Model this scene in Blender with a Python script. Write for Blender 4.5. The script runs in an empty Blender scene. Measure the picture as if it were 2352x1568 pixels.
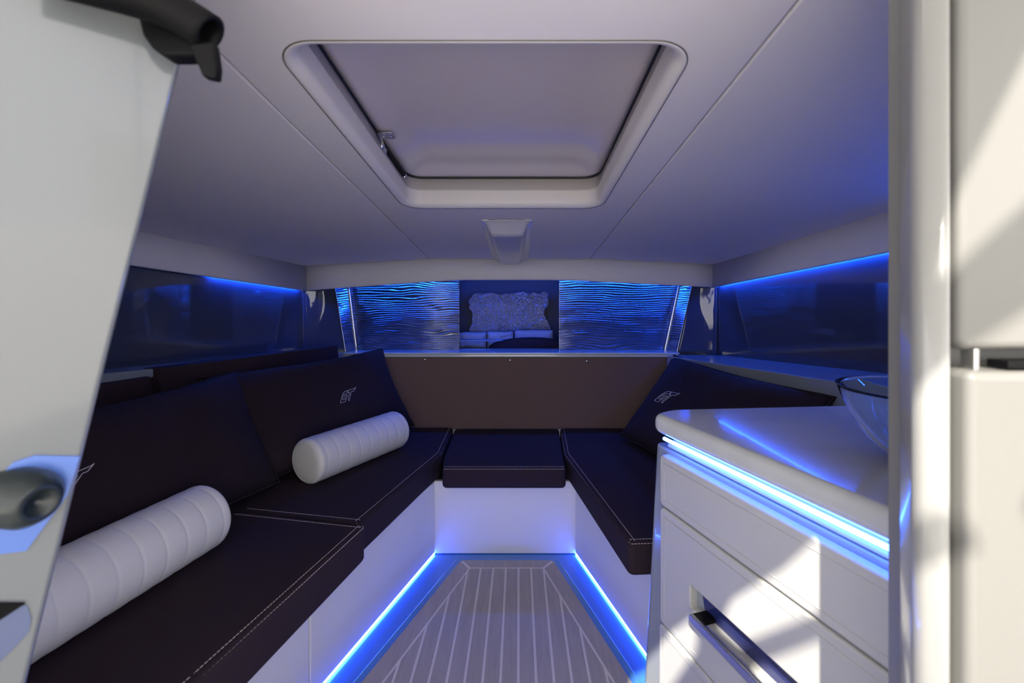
import bpy, bmesh, math, random
from mathutils import Vector, Matrix, noise
random.seed(3)
SC = bpy.context.scene
COL = SC.collection
F, CX, CY, CZ = 1050.0, 1192.0, 692.0, 1.10     # focal length (px), principal point (px), eye height (m)

# ------------------------------------------------------------------ camera, world, sun, exposure
cam_d = bpy.data.cameras.new('camera'); cam = bpy.data.objects.new('camera', cam_d); COL.objects.link(cam)
cam.location = (0, 0, CZ); cam.rotation_euler = (math.pi/2, 0, 0)
cam_d.sensor_width = 36; cam_d.lens = F/2352*36
cam_d.shift_x = -(CX-1176)/2352; cam_d.shift_y = -(784-CY)/2352
cam_d.clip_start = 0.02; cam_d.clip_end = 100
cam_d.dof.use_dof = True; cam_d.dof.focus_distance = 1.9; cam_d.dof.aperture_fstop = 4.0
SC.camera = cam
SC.view_settings.view_transform = 'Standard'; SC.view_settings.look = 'None'
SC.view_settings.exposure = 0.0; SC.view_settings.gamma = 1.0; SC.view_settings.use_curve_mapping = False
SC.cycles.use_denoising = True
SC.cycles.max_bounces = 10; SC.cycles.diffuse_bounces = 6; SC.cycles.glossy_bounces = 6
SC.cycles.caustics_reflective = False; SC.cycles.caustics_refractive = False
SC.cycles.sample_clamp_indirect = 6.0

w = bpy.data.worlds.new('sky'); SC.world = w; w.use_nodes = True
bg = w.node_tree.nodes['Background']; bg.inputs[0].default_value = (1.0, .97, .95, 1); bg.inputs[1].default_value = 3.3
SUN_D = Vector((.120, .34, -.33)).normalized()
sd = bpy.data.lights.new('sun', 'SUN'); sd.energy = 11.5; sd.angle = math.radians(0.55); sd.color = (1, .93, .80)
sun = bpy.data.objects.new('sun', sd); COL.objects.link(sun); sun.location = (-.8, -3, 4)
sun.rotation_euler = SUN_D.to_track_quat('-Z', 'Y').to_euler()

# ------------------------------------------------------------------ materials
def new_mat(name):
    m = bpy.data.materials.new(name); m.use_nodes = True
    return m, m.node_tree, m.node_tree.nodes['Principled BSDF']
def mat(name, col, rough=.5, metal=0, bump=0, bscale=400, var=0, vscale=8, coat=0, stretch=None, spec=.5, bdist=.001, sheen=0, noise_kind='noise'):
    m, t, b = new_mat(name)
    b.inputs['Base Color'].default_value = (*col, 1); b.inputs['Roughness'].default_value = rough
    b.inputs['Metallic'].default_value = metal; b.inputs['Coat Weight'].default_value = coat
    b.inputs['Specular IOR Level'].default_value = spec; b.inputs['Coat Roughness'].default_value = .04
    b.inputs['Sheen Weight'].default_value = sheen
    tc = t.nodes.new('ShaderNodeTexCoord'); src = tc.outputs['Object']
    if stretch:
        mp = t.nodes.new('ShaderNodeMapping'); mp.inputs['Scale'].default_value = stretch
        t.links.new(src, mp.inputs[0]); src = mp.outputs[0]
    if var:
        n = t.nodes.new('ShaderNodeTexNoise'); n.inputs['Scale'].default_value = vscale; n.inputs['Detail'].default_value = 5
        t.links.new(src, n.inputs['Vector'])
        r = t.nodes.new('ShaderNodeMapRange'); r.inputs[3].default_value = 1-var; r.inputs[4].default_value = 1+var
        t.links.new(n.outputs[0], r.inputs[0])
        mx = t.nodes.new('ShaderNodeMix'); mx.data_type = 'RGBA'; mx.blend_type = 'MULTIPLY'; mx.inputs[0].default_value = 1
        mx.inputs[6].default_value = (*col, 1); t.links.new(r.outputs[0], mx.inputs[7])
        t.links.new(mx.outputs[2], b.inputs['Base Color'])
    if bump:
        if noise_kind == 'voronoi':
            n = t.nodes.new('ShaderNodeTexVoronoi'); n.inputs['Scale'].default_value = bscale
        else:
            n = t.nodes.new('ShaderNodeTexNoise'); n.inputs['Scale'].default_value = bscale; n.inputs['Detail'].default_value = 3
        t.links.new(src, n.inputs['Vector'])
        bp = t.nodes.new('ShaderNodeBump'); bp.inputs['Strength'].default_value = bump; bp.inputs['Distance'].default_value = bdist
        t.links.new(n.outputs[0], bp.inputs['Height']); t.links.new(bp.outputs[0], b.inputs['Normal'])
    return m
def emit(name, col, s):
    m, t, b = new_mat(name); b.inputs['Base Color'].default_value = (0, 0, 0, 1)
    b.inputs['Emission Color'].default_value = (*col, 1); b.inputs['Emission Strength'].default_value = s
    return m
M = {}
M['vinyl'] = mat('headliner_vinyl', (.70, .66, .65), .55, bump=.25, bscale=700, var=.03, vscale=5)
M['vinyl_trim'] = mat('valance_vinyl', (.72, .70, .70), .5, bump=.2, bscale=700)
M['hatch_white'] = mat('moulded_hatch_liner', (.66, .62, .59), .45, var=.02)
M['hatch_gloss'] = mat('gelcoat_hatch_lid', (.56, .51, .53), .16, var=.02, coat=.3)
M['cover_grey'] = mat('vent_cover_plastic', (.52, .50, .53), .22, coat=.4)
M['black_rubber'] = mat('black_rubber', (.006, .006, .007), .5)
M['mirror'] = mat('dark_gloss_panel', (.050, .060, .10), .05, spec=.6, coat=.35)
M['wave'] = mat('dark_gloss_wave', (.34, .37, .46), .13, metal=1.0, spec=1.0, coat=0)
M['chrome'] = mat('polished_steel', (.75, .75, .76), .12, metal=1)
M['steel'] = mat('brushed_steel', (.6, .6, .6), .35, metal=1, bump=.3, bscale=300)
M['fabric'] = mat('dark_plum_fabric', (.027, .016, .023), .9, bump=.5, bscale=1100, var=.12, vscale=900, sheen=.0, spec=.25)
M['brown'] = mat('brown_fabric_board', (.15, .098, .094), .8, bump=.5, bscale=1000, var=.15, vscale=800, sheen=.1, spec=.25)
M['fabric_pillow'] = mat('pillow_fabric', (.020, .012, .018), .9, bump=.5, bscale=1100, var=.12, vscale=900, sheen=.0, spec=.25)
M['thread'] = mat('pale_thread', (.55, .45, .45), .7)
M['emblem'] = mat('silver_thread', (.62, .58, .66), .5, bump=.4, bscale=1500)
M['white_vinyl'] = mat('white_quilted_vinyl', (.72, .72, .74), .5, bump=.3, bscale=900)
M['panel_white'] = mat('off_white_upholstery', (.80, .79, .76), .5, bump=.2, bscale=900)
M['gel'] = mat('white_gelcoat', (.55, .60, .68), .14, coat=.6, var=.02)
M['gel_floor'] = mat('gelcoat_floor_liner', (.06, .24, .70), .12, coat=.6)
M['gel_grey'] = mat('grey_gelcoat', (.30, .33, .38), .2, coat=.6)
M['ledge'] = mat('ledge_laminate', (.20, .23, .28), .3, coat=.3)
M['deck'] = mat('composite_teak_strip', (.41, .37, .375), .55, bump=.4, bscale=60, var=.22, vscale=14, stretch=(6, .6, 1), bdist=.0005)
M['caulk'] = mat('pale_caulk', (.75, .71, .70), .5)
M['counter'] = mat('marbled_counter', (.60, .62, .63), .12, coat=.5, var=.10, vscale=3, stretch=(1, 5, 1))
M['drawer'] = mat('quilted_drawer_vinyl', (.56, .56, .54), .42, bump=.35, bscale=800)
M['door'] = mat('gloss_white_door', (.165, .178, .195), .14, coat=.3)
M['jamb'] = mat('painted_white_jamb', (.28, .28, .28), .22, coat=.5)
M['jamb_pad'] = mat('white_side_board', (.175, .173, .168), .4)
M['black'] = mat('black_plastic', (.004, .004, .005), .55, spec=.12)
M['cup'] = mat('recess_reflected_blue', (.10, .125, .24), .25, coat=.4)  # base colour carries the blue reflected in the recess
M['black_knob'] = mat('black_moulded_knob', (.015, .022, .026), .3)
M['blue_reflection'] = mat('painted_blue_reflection', (.10, .20, .62), .2, metal=.3, coat=1)  # blue reflection on the door, put into a patch colour
M['slot'] = mat('dark_gloss_slot', (.022, .03, .14), .2, coat=.5)
M['foil'] = mat('silver_insulation_foil', (.55, .55, .62), .20, metal=.95, bump=1.0, bscale=120, bdist=.012, noise_kind='noise')
M['locker'] = mat('dark_locker_liner', (.05, .06, .09), .6)
M['jacket'] = mat('pale_blue_bag_fabric', (.35, .42, .60), .7, bump=.4, bscale=60, bdist=.004)
M['led'] = emit('blue_led_core', (.045, .16, 1.0), 34)
M['led_floor'] = emit('blue_led_floor', (.034, .12, 1.0), 80)
M['led_soft'] = emit('blue_led_hidden', (.010, .10, 1.0), 170)
M['deck_white'] = mat('cockpit_gelcoat', (.70, .69, .66), .5)
def glass():
    m, t, b = new_mat('bowl_glass')
    b.inputs['Base Color'].default_value = (.86, .95, .97, 1); b.inputs['Roughness'].default_value = .02
    b.inputs['Transmission Weight'].default_value = 1; b.inputs['IOR'].default_value = 1.45
    return m
M['glass'] = glass()

# ------------------------------------------------------------------ helpers
def link(name, me, m=None, parent=None):
    o = bpy.data.objects.new(name, me); COL.objects.link(o)
    if m is not None: me.materials.append(M[m] if isinstance(m, str) else m)
    if parent is not None: o.parent = parent
    return o
def tag(o, label=None, cat=None, group=None, kind=None):
    if label: o['label'] = label
    if cat: o['category'] = cat
    if group: o['group'] = group
    if kind: o['kind'] = kind
    return o
def empty(name, loc, label=None, cat=None, group=None, kind=None):
    o = bpy.data.objects.new(name, None); COL.objects.link(o); o.location = loc
    return tag(o, label, cat, group, kind)
def shift(o):
    """keep world coordinates of a part although its thing stands elsewhere"""
    p = o.parent
    if p is not None:
        off = Vector((0, 0, 0)); q = p
        while q is not None: off += q.location; q = q.parent
        o.location = o.location - off
    return o
def mesh(name, vs, fs, m, parent=None, smooth=False):
    me = bpy.data.meshes.new(name); me.from_pydata([tuple(v) for v in vs], [], fs); me.update()
    bm = bmesh.new(); bm.from_mesh(me); bmesh.ops.recalc_face_normals(bm, faces=bm.faces); bm.to_mesh(me); bm.free()
    if smooth:
        for p in me.polygons: p.use_smooth = True
    return shift(link(name, me, m, parent))
def bevel(o, wd, seg=3, ang=35):
    b = o.modifiers.new('bevel', 'BEVEL'); b.width = wd; b.segments = seg; b.limit_method = 'ANGLE'; b.angle_limit = math.radians(ang)
    for p in o.data.polygons: p.use_smooth = True
    n = o.modifiers.new('wn', 'WEIGHTED_NORMAL'); n.keep_sharp = True
    return o
def Zh(z): return CZ + z                       # height relative to the eye -> world
def W(px, py, Y): return Vector(((px-CX)/F*Y, Y, CZ-(py-CY)/F*Y))
def prism(name, poly, z0, z1, m, parent=None, bv=0, seg=3, top=None):
    """poly: xy list; z0/z1 number or function(x,y); top: optional other polygon for the upper face"""
    n = len(poly); tp = top or poly
    f0 = z0 if callable(z0) else (lambda x, y: z0); f1 = z1 if callable(z1) else (lambda x, y: z1)
    vs = [(x, y, f0(x, y)) for x, y in poly] + [(x, y, f1(x, y)) for x, y in tp]
    fs = [list(range(n))[::-1], list(range(n, 2*n))] + [[i, (i+1) % n, n+(i+1) % n, n+i] for i in range(n)]
    o = mesh(name, vs, fs, m, parent)
    if bv: bevel(o, bv, seg)
    return o
def box(name, a, b, m, parent=None, bv=0, seg=2):
    return prism(name, [(a[0], a[1]), (b[0], a[1]), (b[0], b[1]), (a[0], b[1])], a[2], b[2], m, parent, bv, seg)
def slab(name, quad, th, m, parent=None, bv=0, seg=2):
    """a board: polygon in 3-D given by its visible face, thickness goes along th (vector)"""
    n = len(quad); th = Vector(th)
    vs = [Vector(q) for q in quad] + [Vector(q)+th for q in quad]
    fs = [list(range(n)), list(range(n, 2*n))[::-1]] + [[i, (i+1) % n, n+(i+1) % n, n+i] for i in range(n)]
    o = mesh(name, vs, fs, m, parent)
    if bv: bevel(o, bv, seg)
    return o
def tube(name, pts, r, m, parent=None, cyclic=False, res=4, cap=True, smooth_path=False):
    cu = bpy.data.curves.new('tmp', 'CURVE'); cu.dimensions = '3D'; cu.bevel_depth = r; cu.bevel_resolution = res; cu.use_fill_caps = cap
    segs = pts if isinstance(pts[0], list) else [pts]
    for s in segs:
        sp = cu.splines.new('NURBS' if smooth_path else 'POLY'); sp.points.add(len(s)-1)
        for i, p in enumerate(s): sp.points[i].co = (*p, 1)
        sp.use_cyclic_u = cyclic
        if smooth_path: sp.use_endpoint_u = True; sp.order_u = 3; sp.resolution_u = 6
    ob = bpy.data.objects.new('tmp', cu); COL.objects.link(ob)
    me = bpy.data.meshes.new_from_object(ob.evaluated_get(bpy.context.evaluated_depsgraph_get()))
    bpy.data.objects.remove(ob); bpy.data.curves.remove(cu)
    me.name = name; me.materials.clear()
    for p in me.polygons: p.use_smooth = True
    return shift(link(name, me, m, parent))
def cplate(name, outer, holes, th, bv, m, parent=None, mtx=None, res=3):
    """flat plate with rounded edges and holes (2-D outline in x,y, thickness along z)"""
    cu = bpy.data.curves.new('tmp', 'CURVE'); cu.dimensions = '2D'; cu.fill_mode = 'BOTH'
    cu.extrude = max(th/2-bv, 0); cu.bevel_depth = bv; cu.bevel_resolution = res; cu.offset = -bv
    for poly in [outer]+holes:
        sp = cu.splines.new('POLY'); sp.points.add(len(poly)-1); sp.use_cyclic_u = True
        for i, p in enumerate(poly): sp.points[i].co = (p[0], p[1], 0, 1)
    ob = bpy.data.objects.new('tmp', cu); COL.objects.link(ob)
    me = bpy.data.meshes.new_from_object(ob.evaluated_get(bpy.context.evaluated_depsgraph_get()))
    bpy.data.objects.remove(ob); bpy.data.curves.remove(cu)
    me.name = name; me.materials.clear()
    if mtx is not None: me.transform(mtx)
    bm = bmesh.new(); bm.from_mesh(me); bmesh.ops.remove_doubles(bm, verts=bm.verts, dist=1e-5)
    bmesh.ops.recalc_face_normals(bm, faces=bm.faces); bm.to_mesh(me); bm.free()
    for p in me.polygons: p.use_smooth = True
    o = shift(link(name, me, m, parent))
    n = o.modifiers.new('wn', 'WEIGHTED_NORMAL'); n.keep_sharp = True
    return o
def rrect(x0, y0, x1, y1, r, n=6):
    pts = []
    for cx, cy, a in ((x1-r, y1-r, 0), (x0+r, y1-r, 90), (x0+r, y0+r, 180), (x1-r, y0+r, 270)):
        for i in range(n+1):
            t = math.radians(a+90*i/n); pts.append((cx+r*math.cos(t), cy+r*math.sin(t)))
    return pts
def rpoly(poly, r, n=5):
    """round the corners of a polygon"""
    out = []; k = len(poly)
    rs = r if isinstance(r, (list, tuple)) else [r]*k
    for i in range(k):
        p0, p, p1 = Vector(poly[i-1]), Vector(poly[i]), Vector(poly[(i+1) % k])
        if rs[i] <= 0: out.append(tuple(p)); continue
        a = (p0-p).normalized(); b = (p1-p).normalized()
        d = min(rs[i], (p0-p).length*.45, (p1-p).length*.45)
        A, B = p+a*d, p+b*d
        for j in range(n+1):
            t = j/n; out.append(tuple(A*(1-t)**2+p*2*t*(1-t)+B*t*t))
    return out
def lathe(name, prof, m, parent=None, mtx=None, n=48, closed=False):
    vs = []; fs = []
    for r, z in prof:
        for k in range(n):
            a = 2*math.pi*k/n; vs.append(Vector((r*math.cos(a), r*math.sin(a), z)))
    L = len(prof)
    for i in range(L if closed else L-1):
        for k in range(n):
            j = (i+1) % L
            fs.append([i*n+k, i*n+(k+1) % n, j*n+(k+1) % n, j*n+k])
    if mtx is not None: vs = [mtx @ v for v in vs]
    o = mesh(name, vs, fs, m, parent, True)
    bm = bmesh.new(); bm.from_mesh(o.data); bmesh.ops.remove_doubles(bm, verts=bm.verts, dist=1e-6)
    bmesh.ops.dissolve_degenerate(bm, edges=bm.edges, dist=1e-7); bm.to_mesh(o.data); bm.free()
    return o
def rings(name, ring_list, m, parent=None, fill_last=False, smooth=True):
    n = len(ring_list[0]); vs = [v for r in ring_list for v in r]; fs = []
    for i in range(len(ring_list)-1):
        for k in range(n): fs.append([i*n+k, i*n+(k+1) % n, (i+1)*n+(k+1) % n, (i+1)*n+k])
    if fill_last: fs.append([(len(ring_list)-1)*n+k for k in range(n)])
    return mesh(name, vs, fs, m, parent, smooth)
def stitches(name, pts, parent, m='thread', ln=.0065, gap=.0028, wd=.0007, up=(0, 0, 1)):
    """one row of sewn stitches along a path; joined, nobody counts them"""
    vs = []; fs = []; up = Vector(up)
    P = [Vector(p) for p in pts]; carry = 0
    for a, b in zip(P, P[1:]):
        d = b-a; L = d.length
        if L < 1e-6: continue
        d.normalize(); s = d.cross(up).normalized()*wd; u = up.normalized()*wd
        t = carry
        while t < L:
            e = min(t+ln, L); c0 = a+d*t; c1 = a+d*e; k = len(vs)
            vs += [c0-s-u, c0+s-u, c0+s+u, c0-s+u, c1-s-u, c1+s-u, c1+s+u, c1-s+u]
            fs += [[k, k+1, k+2, k+3], [k+4, k+7, k+6, k+5], [k, k+4, k+5, k+1], [k+1, k+5, k+6, k+2], [k+2, k+6, k+7, k+3], [k+3, k+7, k+4, k]]
            t += ln+gap
        carry = t-L
    o = mesh(name, vs, fs, m, parent); o['kind'] = 'stuff'
    return o

# ------------------------------------------------------------------ setting geometry (functions of depth)
YF = 2.54
XL = lambda y: -1.214-.27*(YF-y)
XR = lambda y: 1.108+.174*(YF-y)
ZC = lambda y: .489-.1*y                                     # headliner, centre
zuL = lambda y: .1935+.075*(YF-y); zuR = lambda y: .2035+.1*(YF-y)
zvL = lambda y: .058+.084*(YF-y); zvR = lambda y: .077+.09*(YF-y)
zbL = lambda y: -.285+.05*(YF-y); zbR = lambda y: -.2975+.05*(YF-y)
Y0 = .50

# floor: liner pan, raised platform, planks
fl = empty('floor', (0, 1.2, 0), kind='structure')
lx = lambda y: -.364-.2843*(1.99-y); rx = lambda y: .243+.26*(1.99-y)
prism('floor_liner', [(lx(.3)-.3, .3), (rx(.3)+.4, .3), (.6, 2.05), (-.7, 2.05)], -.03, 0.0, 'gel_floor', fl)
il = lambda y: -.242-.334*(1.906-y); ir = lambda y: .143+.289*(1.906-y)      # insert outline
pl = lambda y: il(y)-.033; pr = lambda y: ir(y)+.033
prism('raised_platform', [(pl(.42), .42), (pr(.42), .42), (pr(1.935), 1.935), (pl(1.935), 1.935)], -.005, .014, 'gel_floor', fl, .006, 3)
prism('caulk_bed', [(il(.44)+.004, .44), (ir(.44)-.004, .44), (ir(1.902)-.004, 1.902), (il(1.902)+.004, 1.902)], .012, .0205, 'caulk', fl)
bl = lambda y: -.2-.334*(1.851-y); br = lambda y: .099+.306*(1.851-y)
g = .0038
ZP0, ZP1 = .013, .0215
prism('margin_board', [(il(1.906)+.006, 1.906), (ir(1.906)-.006, 1.906), (br(1.851)-g, 1.851+g), (bl(1.851)+g, 1.851+g)], ZP0, ZP1, 'deck', fl)
prism('margin_board', [(il(.43), .43), (il(1.9)-.0, 1.9), (bl(1.851)-g*1.2, 1.851-g), (bl(.43)-g*1.3, .43)], ZP0, ZP1, 'deck', fl)
prism('margin_board', [(ir(.43), .43), (ir(1.9)+.0, 1.9), (br(1.851)+g*1.2, 1.851-g), (br(.43)+g*1.3, .43)], ZP0, ZP1, 'deck', fl)
def clip(poly, a, b, c):
    """keep a*x+b*y+c >= 0"""
    out = []
    for i in range(len(poly)):
        p, q = poly[i], poly[(i+1) % len(poly)]
        dp, dq = a*p[0]+b*p[1]+c, a*q[0]+b*q[1]+c
        if dp >= 0: out.append(p)
        if (dp >= 0) != (dq >= 0):
            t = dp/(dp-dq); out.append((p[0]+t*(q[0]-p[0]), p[1]+t*(q[1]-p[1])))
    return out
pw = .0509; x = -.2055-pw*9
while x < .6:
    poly = [(x+g, .43), (x+pw-g, .43), (x+pw-g, 1.851-g), (x+g, 1.851-g)]
    # left boundary x > bl(y)+g  -> x +.2 +.334*(1.851-y) - g > 0
    poly = clip(poly, 1, -.334, .2+.334*1.851-g*1.1)
    if poly: poly = clip(poly, -1, -.306, .099+.306*1.851-g*1.1)
    if len(poly) >= 3:
        ar = abs(sum(poly[i][0]*poly[(i+1) % len(poly)][1]-poly[(i+1) % len(poly)][0]*poly[i][1] for i in range(len(poly))))/2
        if ar > 2e-4: prism('plank', poly, ZP0, ZP1, 'deck', fl)
    x += pw

# ceiling
ce = empty('ceiling', (0, 1.5, Zh(.4)), kind='structure')
HX0, HX1, HY0, HY1 = -.382, .268, .752, 1.59       # hatch opening
tilt = Matrix.Translation((0, 0, Zh(.489))) @ Matrix.Rotation(math.atan(-.1), 4, 'X')
k = math.sqrt(1.01)
R = .022
cplate('ceiling_panel', [(-.498, Y0*k), (.394, Y0*k), (.394, 2.538*k), (-.498, 2.538*k)],
       [rrect(HX0-R, (HY0-R)*k, HX1+R, (HY1+R)*k, .072)[::-1]], .012, .004, 'vinyl', ce, tilt @ Matrix.Translation((0, 0, .006)))
def side_panel(xi, XW, zu, s):
    q = [(xi, Y0, Zh(ZC(Y0))), (xi, 2.538, Zh(ZC(2.538))), (XW(2.538)+s*.01, 2.538, Zh(zu(2.538))), (XW(Y0)+s*.01, Y0, Zh(zu(Y0)))]
    slab('ceiling_panel', q, (0, 0, .012), 'vinyl', ce, .004, 3)
side_panel(-.5015, XL, zuL, -1); side_panel(.3975, XR, zuR, 1)
# backing slab over everything, open at the hatch
def backing(name, x0, x1, y0, y1, zoff=.02):
    q = [(x0, y0, Zh(ZC(y0)+zoff)), (x0, y1, Zh(ZC(y1)+zoff)), (x1, y1, Zh(ZC(y1)+zoff)), (x1, y0, Zh(ZC(y0)+zoff))]
    slab(name, q, (0, 0, .02), 'black_rubber', ce)
backing('ceiling_backing', -1.9, HX0-.02, Y0-.02, 3.3); backing('ceiling_backing', HX1+.02, 1.7, Y0-.02, 3.3)
backing('ceiling_backing', HX0-.02, HX1+.02, Y0-.02, HY0-.02); backing('ceiling_backing', HX0-.02, HX1+.02, HY1+.02, 3.3)

# front wall: structural bulkhead behind the lockers, side walls
wf = empty('wall_front', (0, 2.6, 0), kind='structure')
box('bulkhead_lower', (-1.4, 2.53, -.02), (1.3, 2.56, Zh(-.31)), 'gel', wf)
box('locker_back', (-1.4, 3.22, Zh(-.6)), (1.3, 3.25, Zh(.30)), 'locker', wf)
box('locker_floor', (-1.25, 2.70, Zh(-.33)), (1.15, 3.22, Zh(-.305)), 'locker', wf)
box('locker_side', (-.62, 2.70, Zh(-.305)), (-.60, 3.22, Zh(.20)), 'locker', wf)
box('locker_side', (.50, 2.70, Zh(-.305)), (.52, 3.22, Zh(.20)), 'locker', wf)
box('locker_top', (-1.25, 2.60, Zh(.16)), (1.15, 3.22, Zh(.175)), 'locker', wf)
# silver crinkled lining at the back of the locker, three foil panels
def foil(x0, x1, z0, z1, seed, y=3.10):
    nx, nz = 150, 70; vs = []; fs = []
    for j in range(nz+1):
        for i in range(nx+1):
            u, v = i/nx, j/nz; wv = 1-.10*math.exp(-((v-.45)/.18)**2)-.10*max(0, v-.8)/.2+.05*noise.noise(Vector((v*9, u*2, seed))); X = (x0+x1)/2+(x1-x0)*(u-.5)*wv; Z = z0+(z1-z0)*v
            edge = .012*math.sin(u*9+seed)+.008*math.sin(u*23+seed*2)
            h = noise.noise(Vector((X*9, Z*9, seed)))*.006+noise.noise(Vector((X*60, Z*60, seed)))*.0028+noise.noise(Vector((X*170, Z*170, seed)))*.0010-.006*math.exp(-((Z+.085)/.004)**2)
            vs.append((X+(.008*math.sin(v*6+seed) if i in (0, nx) else 0), y-abs(v-.5)*.02+h-.12*max(0, v-.75), Zh(Z+(edge if j == 0 else (noise.noise(Vector((u*14, 2.0, seed)))*.016*max(0, v-.85)/.15)))))
    for j in range(nz):
        for i in range(nx): k = j*(nx+1)+i; fs.append([k, k+1, k+nx+2, k+nx+1])
    return mesh('foil_lining', vs, fs, 'foil', wf, True)
foil(-.335, .205, -.215, .055, 1.3)

wl = empty('wall_left', (-1.5, 1.5, 0), kind='structure'); wr = empty('wall_right', (1.3, 1.5, 0), kind='structure')
def wall(par, XW, s, zb, zv, y_near):
    q = lambda y, z, o=0: (XW(y)+s*o, y, Zh(z))
    slab('hull_side', [q(.3, -1.12, .05), q(3.3, -1.12, .05), q(3.3, .22, .05), q(.3, .60, .05)], (s*.02, 0, 0), 'black_rubber', par)
    slab('gloss_panel', [q(y_near, zb(y_near)-.01), q(2.565, zb(2.55)-.01), q(2.565, zv(2.55)+.05), q(y_near, zv(y_near)+.05)], (s*.012, 0, 0), 'mirror', par, .002)
wall(wl, XL, -1, zbL, zvL, Y0); wall(wr, XR, 1, zbR, zvR, 1.49)
# gloss corner panels that turn into the front wall
def corner(par, s, XW, zb, zv):
    a = (XW(2.55), 2.55); b = (-1.04 if s < 0 else .985, 2.60); b2 = (-.955 if s < 0 else .885, 2.585)
    n = 10; vs = []; fs = []; nz = 10
    for j in range(nz+1):
        v = j/nz
        for i in range(n+1):
            u = i/n; bx = b2[0]+(b[0]-b2[0])*v; by = b2[1]+(b[1]-b2[1])*v
            bulge = math.sin(u*math.pi)*.018*s+ .004*s*math.sin(v*7+u*3)
            X = a[0]+(bx-a[0])*u+bulge*-.3; Y = a[1]+(by-a[1])*u+abs(bulge)*.9
            z0 = zb(2.55)-.01; z1 = zv(2.55)+.05
            vs.append((X, Y, Zh(z0+(z1-z0)*v)))
    for j in range(nz):
        for i in range(n): k = j*(n+1)+i; fs.append([k, k+1, k+n+2, k+n+1])
    o = mesh('corner_gloss_panel', vs, fs, 'mirror', par, True)
    sm = o.modifiers.new('th', 'SOLIDIFY'); sm.thickness = .01; sm.offset = 1 if s < 0 else -1
corner(wl, -1, XL, zbL, zvL); corner(wr, 1, XR, zbR, zvR)

# valances (padded pelmets)
def vz(x, lo=True):
    d = abs(x+.053)
    c = .1185 if lo else .2346; e = (.058 if x < 0 else .077) if lo else (.1935 if x < 0 else .2035)
    if lo: t = 0 if d < .3 else min((d-.3)/.86, 1.0)
    else: t = 0 if d < .45 else min((d-.45)/.71, 1.0)
    return c+(e-c)*t
vf = []
xs = [-1.214, -1.0, -.8, -.6, -.45, -.3, -.15, 0, .15, .3, .45, .6, .8, .95, 1.108]
vs = []; fs = []
for x in xs:
    zl, zh = vz(x), vz(x, False)
    vs += [(x, 2.541, Zh(zh+.01)), (x, 2.536, Zh(zl+.006)), (x, 2.541, Zh(zl)), (x, 2.553, Zh(zl)), (x, 2.558, Zh(zl+.006)), (x, 2.558, Zh(zh+.01))]
for i in range(len(xs)-1):
    for j in range(6): a = i*6+j; b = i*6+(j+1) % 6; fs.append([a, b, b+6, a+6])
fs += [list(range(6)), [len(vs)-6+i for i in range(6)]]
o = mesh('trim_1', vs, fs, 'vinyl_trim', None, True); o['kind'] = 'structure'; o['label'] = 'pale padded strip above the lockers across the front'
def side_valance(name, XW, zu, zv, s, lab):
    vs = []; fs = []
    ys = [Y0, 1.0, 1.49, 2.0, 2.541]
    for y in ys:
        x = XW(y)-s*.0; i_ = -s
        vs += [(x+i_*.012, y, Zh(zu(y)+.008)), (x+i_*.020, y, Zh(zv(y)+.006)), (x+i_*.016, y, Zh(zv(y))), (x+i_*.006, y, Zh(zv(y))), (x+i_*.004, y, Zh(zv(y)+.006)), (x+i_*.002, y, Zh(zu(y)+.008))]
    for i in range(len(ys)-1):
        for j in range(6): a = i*6+j; b = i*6+(j+1) % 6; fs.append([a, b, b+6, a+6])
    fs += [list(range(6)), [len(vs)-6+i for i in range(6)]]
    o = mesh(name, vs, fs, 'vinyl_trim', None, True); o['kind'] = 'structure'; o['label'] = lab
side_valance('trim_2', lambda y: XL(y)+.018, zuL, zvL, -1, 'pale padded strip along the left side below the ceiling')
side_valance('trim_3', lambda y: XR(y)-.018, zuR, zvR, 1, 'pale padded strip along the right side below the ceiling')

# side ledges and front shelf
tag(prism('trim_4', [(XL(.6), .6), (XL(.6)+.22, .6), (XL(1.62)+.16, 1.62), (-.97, 2.50), (-.97, 2.56), (XL(2.56), 2.56)], lambda x, y: Zh(zbL(y)-.03), lambda x, y: Zh(zbL(y)), 'ledge', None, .004), 'grey ledge along the left side panel', kind='structure')
tag(prism('trim_5', [(XR(1.2), 1.2), (.965, 1.2), (.945, 1.36), (.80, 2.47), (.885, 2.56), (XR(2.56), 2.56)], lambda x, y: Zh(zbR(y)-.45), lambda x, y: Zh(zbR(y)), 'ledge', None, .004), 'grey ledge along the right side panel', kind='structure')
shelf = empty('shelf', (0, 2.6, Zh(-.28)), 'blue-lit glossy ledge along the foot of the wave-patterned lockers', 'shelf')
prism('shelf_top', [(-.955, 2.487), (.875, 2.487), (.90, 2.72), (-.98, 2.72)], Zh(-.288), Zh(-.279), 'gel', shelf, .003)
box('shelf_lip', (-.95, 2.492, Zh(-.304)), (.87, 2.515, Zh(-.2885)), 'gel', shelf, .003)

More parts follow.
